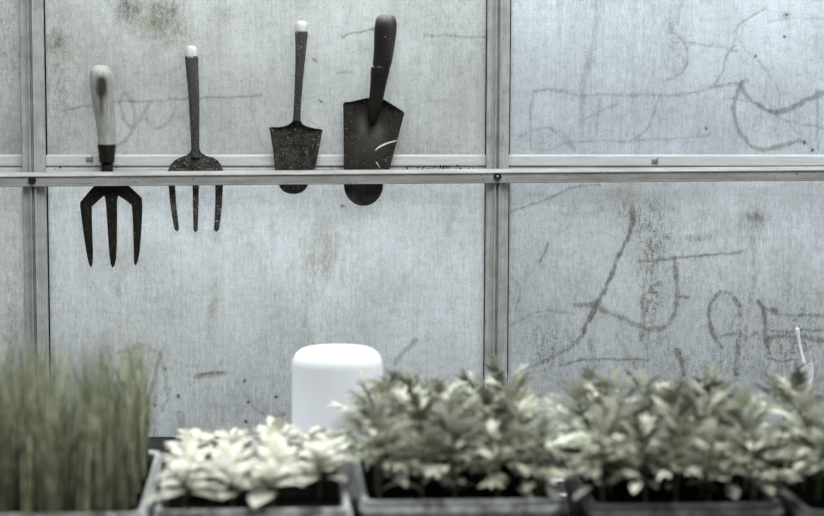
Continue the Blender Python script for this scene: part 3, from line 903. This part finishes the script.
# ------------------------------------------------------------------ trays
RZ = math.radians(3.2)
def rrect(w, d, r, n=4):
    out = []
    for (cx_, cy_, a0) in ((w / 2 - r, d / 2 - r, 0), (-w / 2 + r, d / 2 - r, 90), (-w / 2 + r, -d / 2 + r, 180), (w / 2 - r, -d / 2 + r, 270)):
        for k in range(n + 1):
            a = math.radians(a0 + 90 * k / n)
            out.append((cx_ + r * math.cos(a), cy_ + r * math.sin(a)))
    return out
def make_tray(front_l, front_r, depth, label, rz=RZ, lift=0.0, soil_seed=1, rim_mat=None):
    rim_mat = rim_mat or M_RIM
    a, b_ = G(*front_l, RIM_Z), G(*front_r, RIM_Z)
    w = (b_ - a).length
    mid = (a + b_) / 2
    away = Vector((-math.sin(rz), math.cos(rz), 0))
    c_ = mid + away * depth / 2
    t = empty('seed_tray', (c_.x, c_.y, BENCH_Z), label, 'seed tray', 'seed trays along the bench', rz)
    h_ = RIM_Z - BENCH_Z
    levels = [(w - .035, 0.0), (w - .020, h_ * .55), (w - .014, h_ * .60), (w - .006, h_ - .018), (w + .003, h_ - .017), (w + .004, h_ - .010), (w + .002, h_ - .008), (w - .010, h_ - .0075), (w - .002, h_ - .004), (w - .003, h_), (w - .011, h_), (w - .015, h_ - .003), (w - .022, h_ - .030)]
    v, f = [], []
    for (ww, z) in levels:
        for (x_, y_) in rrect(ww, ww - w + depth, .014):
            v.append((x_, y_, z))
    m = 20
    for i in range(len(levels) - 1):
        for k in range(m):
            q, r_ = i * m + k, i * m + (k + 1) % m
            f.append((q, r_, r_ + m, q + m))
    f.append(tuple(range(m))[::-1]); f.append(tuple((len(levels) - 1) * m + k for k in range(m)))
    nb = 4 * m
    from_vf('tray_body', v, [q for q in f if max(q) < 5 * m or min(q) >= 11 * m], M_TRAY, t, False)
    lip = from_vf('rim', v, [q for q in f if not (max(q) < 5 * m or min(q) >= 11 * m)], rim_mat, t, False)
    for q_ in (lip,):
        bmm = bmesh.new(); bmm.from_mesh(q_.data)
        bmesh.ops.delete(bmm, geom=[x for x in bmm.verts if not x.link_faces], context='VERTS'); bmm.to_mesh(q_.data); bmm.free()
    # soil, lumpy
    r = random.Random(soil_seed)
    nx, ny = 22, 36
    sv, sf = [], []
    W_, D_ = w - .020, depth - .020
    for j in range(ny + 1):
        for i in range(nx + 1):
            x_, y_ = (i / nx - .5) * W_, (j / ny - .5) * D_
            sv.append((x_, y_, h_ - .014 + r.uniform(-.003, .005)))
    for j in range(ny):
        for i in range(nx):
            q = j * (nx + 1) + i
            sf.append((q, q + 1, q + nx + 2, q + nx + 1))
    from_vf('soil', sv, sf, M_SOIL, t, True)
    t['w'] = w
    return t, w, depth
T0, w0, d0 = make_tray((-70, 514), (143, 516), .40, 'tray of tall grass at the left end of the bench', soil_seed=1)
T1, w1_, d1 = make_tray((154, 511), (351, 510), .41, 'tray of small pale cream seedlings, second from the left', soil_seed=2, rim_mat=M_RIMS)
T2, w2_, d2 = make_tray((362, 502), (560, 500), .38, 'grey-rimmed middle tray of bushy green plants in front of the white tub', soil_seed=3)
T3, w3_, d3 = make_tray((592, 506), (785, 504), .38, 'tray of bushy green plants right of the gap with the plant labels', soil_seed=4, rim_mat=M_RIMD)
T4, w4_, d4 = make_tray((806, 511), (1000, 511), .38, 'tray at the far right end, cut by the edge of the photo', soil_seed=5, rim_mat=M_RIMD)

# ------------------------------------------------------------------ plants
def set_cols(o, cols):
    a = o.data.color_attributes.new('Col', 'FLOAT_COLOR', 'POINT')
    a.data.foreach_set('color', np.array([(*c_, 1) for c_ in cols]).ravel())

def leaf_blade(v, f, cols, base, d, up, length, width, curl, shape, tint, nl=5, fold=.25):
    """one curved leaf blade; d direction (unit), up normal; widths from shape(t)"""
    side = d.cross(up).normalized()
    up = side.cross(d).normalized()
    i0 = len(v)
    for k in range(nl + 1):
        t = k / nl
        p = base + d * (length * t) + up * (-curl * length * t * t)
        wd = width * shape(t)
        v.append(p + side * wd + up * wd * fold); v.append(p); v.append(p - side * wd + up * wd * fold)
        for q in range(3):
            g = tint * (1.0 if q != 1 else 1.12)
            cols.append((g, g, g))
    for k in range(nl):
        a = i0 + k * 3
        f.append((a, a + 1, a + 4, a + 3)); f.append((a + 1, a + 2, a + 5, a + 4))

OVAL = lambda t: math.sin(math.pi * min(1, (t * .92 + .06))) ** .7 if t < .99 else .05
LANCE = lambda t: (math.sin(math.pi * min(1, t ** .75 * .96 + .04)) ** .9) if t < .99 else .03

def stem_tube(v, f, a, b_, r0, r1, seg=5):
    ax_ = (b_ - a).normalized(); s = ax_.orthogonal().normalized(); u = ax_.cross(s)
    i0 = len(v)
    for p, r in ((a, r0), (b_, r1)):
        for k in range(seg):
            an = 2 * math.pi * k / seg
            v.append(p + (s * math.cos(an) + u * math.sin(an)) * r)
    for k in range(seg):
        f.append((i0 + k, i0 + (k + 1) % seg, i0 + seg + (k + 1) % seg, i0 + seg + k))

def bushy_mesh(seed, height=.120, spread=.070, dark=1.0):
    r = random.Random(seed)
    v, f, cols = [], [], []; sv, sf = [], []
    top = Vector((r.uniform(-.008, .008), r.uniform(-.008, .008), height * .70))
    stem_tube(sv, sf, Vector((0, 0, -.012)), top, .0022, .0013)
    nn = 18
    ga = r.uniform(0, 6.28)
    for i in range(nn):
        t = i / (nn - 1)
        ang = ga + i * 2.39996 + r.uniform(-.25, .25)
        el = math.radians(-2 + 54 * t ** 1.3 + r.uniform(-14, 14))
        L = spread * (.95 - .28 * t) * r.uniform(.85, 1.15)
        p0 = top * (0.55 + .45 * t)
        d = Vector((math.cos(ang) * math.cos(el), math.sin(ang) * math.cos(el), math.sin(el)))
        up = Vector((0, 0, 1)) if el < 1.2 else Vector((-math.cos(ang), -math.sin(ang), .3))
        side = d.cross(up).normalized(); upn = side.cross(d).normalized()
        stem_tube(sv, sf, p0, p0 + d * L * .5, .0011, .0007, 4)
        tint = (r.choice((.45, .8, 1.05, 1.3)) if t < .58 else r.choice((.25, .35, .55, 1.0))) * r.uniform(.9, 1.1) * dark  # leaf sheen painted in: outspread leaves paler, upright top ones darker
        npair = 3
        for k in range(npair):
            q = .30 + .5 * k / npair
            pp = p0 + d * L * q + upn * (-.10 * L * q * q)
            for s in (-1, 1):
                dd = (d * .80 + side * s * r.uniform(.5, .9) + upn * r.uniform(-.05, .2)).normalized()
                leaf_blade(v, f, cols, pp, dd, upn, L * r.uniform(.28, .40), L * .058, r.uniform(-.1, .35), LANCE, tint * r.uniform(.9, 1.1), 4)
        leaf_blade(v, f, cols, p0 + d * L * .45, d, upn, L * .55, L * .072, r.uniform(.0, .35), LANCE, tint, 5)
    for i in range(7):    # broad low leaves
        ang = r.uniform(0, 6.28); el = r.uniform(-.15, .5)
        d = Vector((math.cos(ang) * math.cos(el), math.sin(ang) * math.cos(el), math.sin(el)))
        leaf_blade(v, f, cols, top * r.uniform(.2, .7) + d * r.uniform(.01, .04), d, Vector((0, 0, 1)), r.uniform(.018, .030), .0075, r.uniform(.1, .5), OVAL, r.uniform(.6, 1.35) * dark, 5)
    return v, f, cols, sv, sf

def rosette_mesh(seed, R=.025):
    r = random.Random(seed)
    v, f, cols = [], [], []; sv, sf = [], []
    top = Vector((0, 0, .030))
    stem_tube(sv, sf, Vector((0, 0, -.012)), top, .002, .0014)
    nn = 16; ga = r.uniform(0, 6.28)
    for i in range(nn):
        t = i / (nn - 1)
        ang = ga + i * 2.39996 + r.uniform(-.3, .3)
        el = math.radians(8 + 62 * t + r.uniform(-12, 12))
        L = R * (1.05 - .40 * t) * r.uniform(.85, 1.2)
        d = Vector((math.cos(ang) * math.cos(el), math.sin(ang) * math.cos(el), math.sin(el)))
        up = Vector((-math.cos(ang) * .6, -math.sin(ang) * .6, .9))
        b0 = top * (.6 + .5 * t)
        stem_tube(sv, sf, b0, b0 + d * .008, .001, .0008, 4)
        leaf_blade(v, f, cols, b0 + d * .006, d, up, L, L * .44, r.uniform(.15, .6), OVAL, r.choice((.62, .85, 1.0, 1.08)), 6, .18)
    return v, f, cols, sv, sf

def protos(maker, n, mleaf, **kw):
    out = []
    for i in range(n):
        v, f, cols, sv, sf = maker(100 + i * 7, **kw)
        me = bpy.data.meshes.new('foliage'); me.from_pydata([tuple(p) for p in v], [], f)
        me.polygons.foreach_set('use_smooth', [True] * len(f)); me.materials.append(mleaf)
        a = me.color_attributes.new('Col', 'FLOAT_COLOR', 'POINT')
        a.data.foreach_set('color', np.array([(*c_, 1) for c_ in cols]).ravel())
        ms = bpy.data.meshes.new('stem'); ms.from_pydata([tuple(p) for p in sv], [], sf)
        ms.polygons.foreach_set('use_smooth', [True] * len(sf)); ms.materials.append(M_STEM)
        out.append((me, ms))
    return out
P_BUSH = protos(bushy_mesh, 6, M_LEAF)
P_ROS = protos(rosette_mesh, 6, M_PALE)

def plant(name, meshes, T, lx, ly, lz, scale, label, cat, group, r):
    c_, s_ = math.cos(T.rotation_euler.z), math.sin(T.rotation_euler.z)
    p = T.location + Vector((lx * c_ - ly * s_, lx * s_ + ly * c_, lz))
    e_ = empty(name, p, label, cat, group, r.uniform(0, 6.28))
    e_.scale = (scale * r.uniform(.93, 1.07),) * 2 + (scale * r.uniform(.9, 1.12),)
    for nm, me in zip(('foliage', 'stem'), meshes):
        o = bpy.data.objects.new(nm, me); COL.objects.link(o); o.parent = e_
    return e_

ROWN = {3: ['front row', 'middle row', 'back row'], 4: ['front row', 'second row', 'third row', 'back row'], 5: ['front row', 'second row', 'third row', 'fourth row', 'back row']}
COLN = {3: ['left', 'middle', 'right'], 4: ['leftmost', 'second from the left', 'third from the left', 'rightmost'], 5: ['leftmost', 'second from the left', 'in the centre', 'second from the right', 'rightmost']}
def fill(T, w, depth, cols, rows, maker, name, desc, cat, group, where, z, sc_, seed, jit=.006, mx=.016, skip=(), size=None):
    r = random.Random(seed)
    for j in range(rows):
        for i in range(cols):
            if (i, j) in skip: continue
            lx = (-w / 2 + mx) + (w - 2 * mx) * (i + .5) / cols + r.uniform(-jit, jit)
            ly = (-depth / 2 + .016) + (depth - .032) * (j + .5) / rows + r.uniform(-jit, jit)
            k = sc_(i, j) if callable(sc_) else sc_
            plant(name, maker[r.randrange(len(maker))], T, lx, ly, z, k, '%s, %s, %s in %s' % (desc, COLN[cols][i], ROWN[rows][j], where), cat, group, r)
SZ = RIM_Z - BENCH_Z - .012
fill(T1, w1_, d1, 4, 5, P_ROS, 'pale_seedling', 'cream leafy seedling', 'seedling', 'pale seedlings in the second tray', 'the pale tray', SZ, lambda i, j: 1.22 if j < 4 else 1.0, 11, .005, .006, skip=((3, 4), (3, 0)))
fill(T2, w2_, d2, 5, 5, P_BUSH, 'bushy_plant', 'feathery green plant', 'plant', 'bushy plants in the middle tray', 'the middle tray', SZ, lambda i, j: .98 if j else .86, 21, .010, .008)
fill(T3, w3_, d3, 5, 5, P_BUSH, 'bushy_plant', 'feathery green plant', 'plant', 'bushy plants in the right tray', 'the tray right of the gap', SZ, lambda i, j: .98 if j else .86, 31, .010, .008)
fill(T4, w4_, d4, 3, 5, P_BUSH, 'bushy_plant', 'feathery green plant', 'plant', 'bushy plants in the far right tray', 'the far right tray', SZ, lambda i, j: 1.0 if j else .9, 41, .008, .010)

# grass: nobody could count the blades
def grass():
    r = random.Random(5)
    v, f, cols = [], [], []
    clumps = [(r.uniform(-.5, .5), r.uniform(-.5, .5), r.uniform(0, 6.28)) for _ in range(120)]
    for i in range(2600):
        cl = clumps[r.randrange(len(clumps))]
        lx = max(-.5, min(.5, cl[0] + r.gauss(0, .018))) * (w0 - .03); ly = max(-.5, min(.5, cl[1] + r.gauss(0, .022))) * (d0 - .03)
        h_ = (.075 + .135 * r.random() ** .75) * (1 - .10 * (ly / d0 + .5))
        ang = cl[2] + r.gauss(0, .8); lean = abs(r.gauss(.10, .17))
        bend = Vector((math.cos(ang), math.sin(ang), 0)) * lean * h_
        sa = r.uniform(0, 3.14); side = Vector((math.cos(sa), math.sin(sa), 0)) * r.uniform(.0005, .0014)
        tint = r.choice((.18, .25, .4, .7, 1.1, 1.7, 2.4)) * r.uniform(.85, 1.15)
        i0 = len(v); n = 5
        for k in range(n + 1):
            t = k / n
            p = Vector((lx, ly, SZ - .004 + h_ * t * (1 - .08 * t))) + bend * t * t
            wd = side * (1 - t ** 1.6 * .92)
            v.append(p + wd); v.append(p - wd)
            g = tint * (.75 + .4 * t); cols += [(g, g, g)] * 2
        for k in range(n):
            a = i0 + k * 2
            f.append((a, a + 1, a + 3, a + 2))
    o = from_vf('grass', v, f, M_GRASS, None, True)
    set_cols(o, cols)
    o.location = T0.location; o.rotation_euler = T0.rotation_euler
    tag(o, 'dense tall thin grass growing from the leftmost tray', 'grass', kind='stuff')
grass()

# ------------------------------------------------------------------ white bucket behind the trays
def bucket():
    yb = -.47
    p = W(337, 348, yb)
    r1 = .0595
    top = p.z - BENCH_Z
    e_ = empty('tub', (p.x, yb, BENCH_Z), 'plain smooth white plastic tub standing behind the trays, left of the middle bar', 'tub')
    R_ = .022
    prof = [(r1 - .002, .012), (r1 - .002, 0), (r1 + .001, 0), (r1 + .001, .012), (r1, .013)] + [(r1 - R_ + R_ * math.cos(a), top - R_ + R_ * math.sin(a)) for a in [math.radians(q) for q in (0, 15, 30, 45, 60, 75, 90)]] + [(r1 - .028, top - .0008), (.012, top - .0008)]
    seg = 48
    v, f = [], []
    for (r, z) in prof:
        for s in range(seg):
            a = 2 * math.pi * s / seg
            v.append((r * math.cos(a), r * math.sin(a), z))
    for k in range(len(prof) - 1):
        for s in range(seg):
            a, b_ = k * seg + s, k * seg + (s + 1) % seg
            f.append((a, b_, b_ + seg, a + seg))
    f.append(tuple((len(prof) - 1) * seg + s for s in range(seg)))
    nb = 4 * seg
    from_vf('tub_body', v, f, M_WHITE, e_, True)
bucket()

# ------------------------------------------------------------------ small white scoop at the right, leaning on the glass
def scoop():
    ys = -.022
    foot = W(808, 430, ys)
    e_ = empty('hand_scoop', (foot.x, ys - .01, BENCH_Z), 'small white plastic scoop leaning on the lower right pane', 'scoop')
    hd = loft('handle', dense([(797.2, 327.5, .8, -.010), (797.3, 328.6, 2.2, -.010), (797.6, 332, 2.4, -.010), (799.2, 342, 1.6, -.011), (801.6, 353, 1.7, -.013), (804.4, 366, 2.4, -.015)], 4), M_WHITE2, None, 12)
    reparent(hd, e_)
    rows = [(374, 793, 363.5, 810), (377, 790.5, 365, 813), (380, 791, 371, 814), (383, 795, 378, 813), (388, 799, 386, 811), (405, 802, 405, 810), (434, 804, 434, 809)]
    bl = blade('scoop_bowl', rows, ys, .003, .0018, M_WHITE2)
    reparent(bl, e_)
scoop()

# ------------------------------------------------------------------ plant labels lying in the gap between the two green trays
def label_stick(px, py, z, rot, ln, label, tilt):
    p = G(px, py, z)
    bm = bmesh.new()
    o_ = [(-.007, 0), (.007, 0), (.007, ln * .6), (.001, ln), (-.001, ln), (-.007, ln * .6)]
    vs_ = [bm.verts.new((x_, y_, 0)) for x_, y_ in o_]
    fc = bm.faces.new(vs_)
    r = bmesh.ops.extrude_face_region(bm, geom=[fc])
    bmesh.ops.translate(bm, verts=[g for g in r['geom'] if isinstance(g, bmesh.types.BMVert)], vec=(0, 0, .0012))
    o = from_bm('plant_label', bm, M_LABEL)
    o.location = p; o.rotation_euler = (tilt, 0, rot)
    tag(o, label, 'plant label', 'plant labels in the gap')
label_stick(569, 496, BENCH_Z + .001, math.radians(60), .022, 'small blank white plant label lying nearer the front of the gap between trays', 0)
label_stick(561, 482, BENCH_Z + .001, math.radians(20), .024, 'small blank white plant label farther back in the gap between trays', 0)
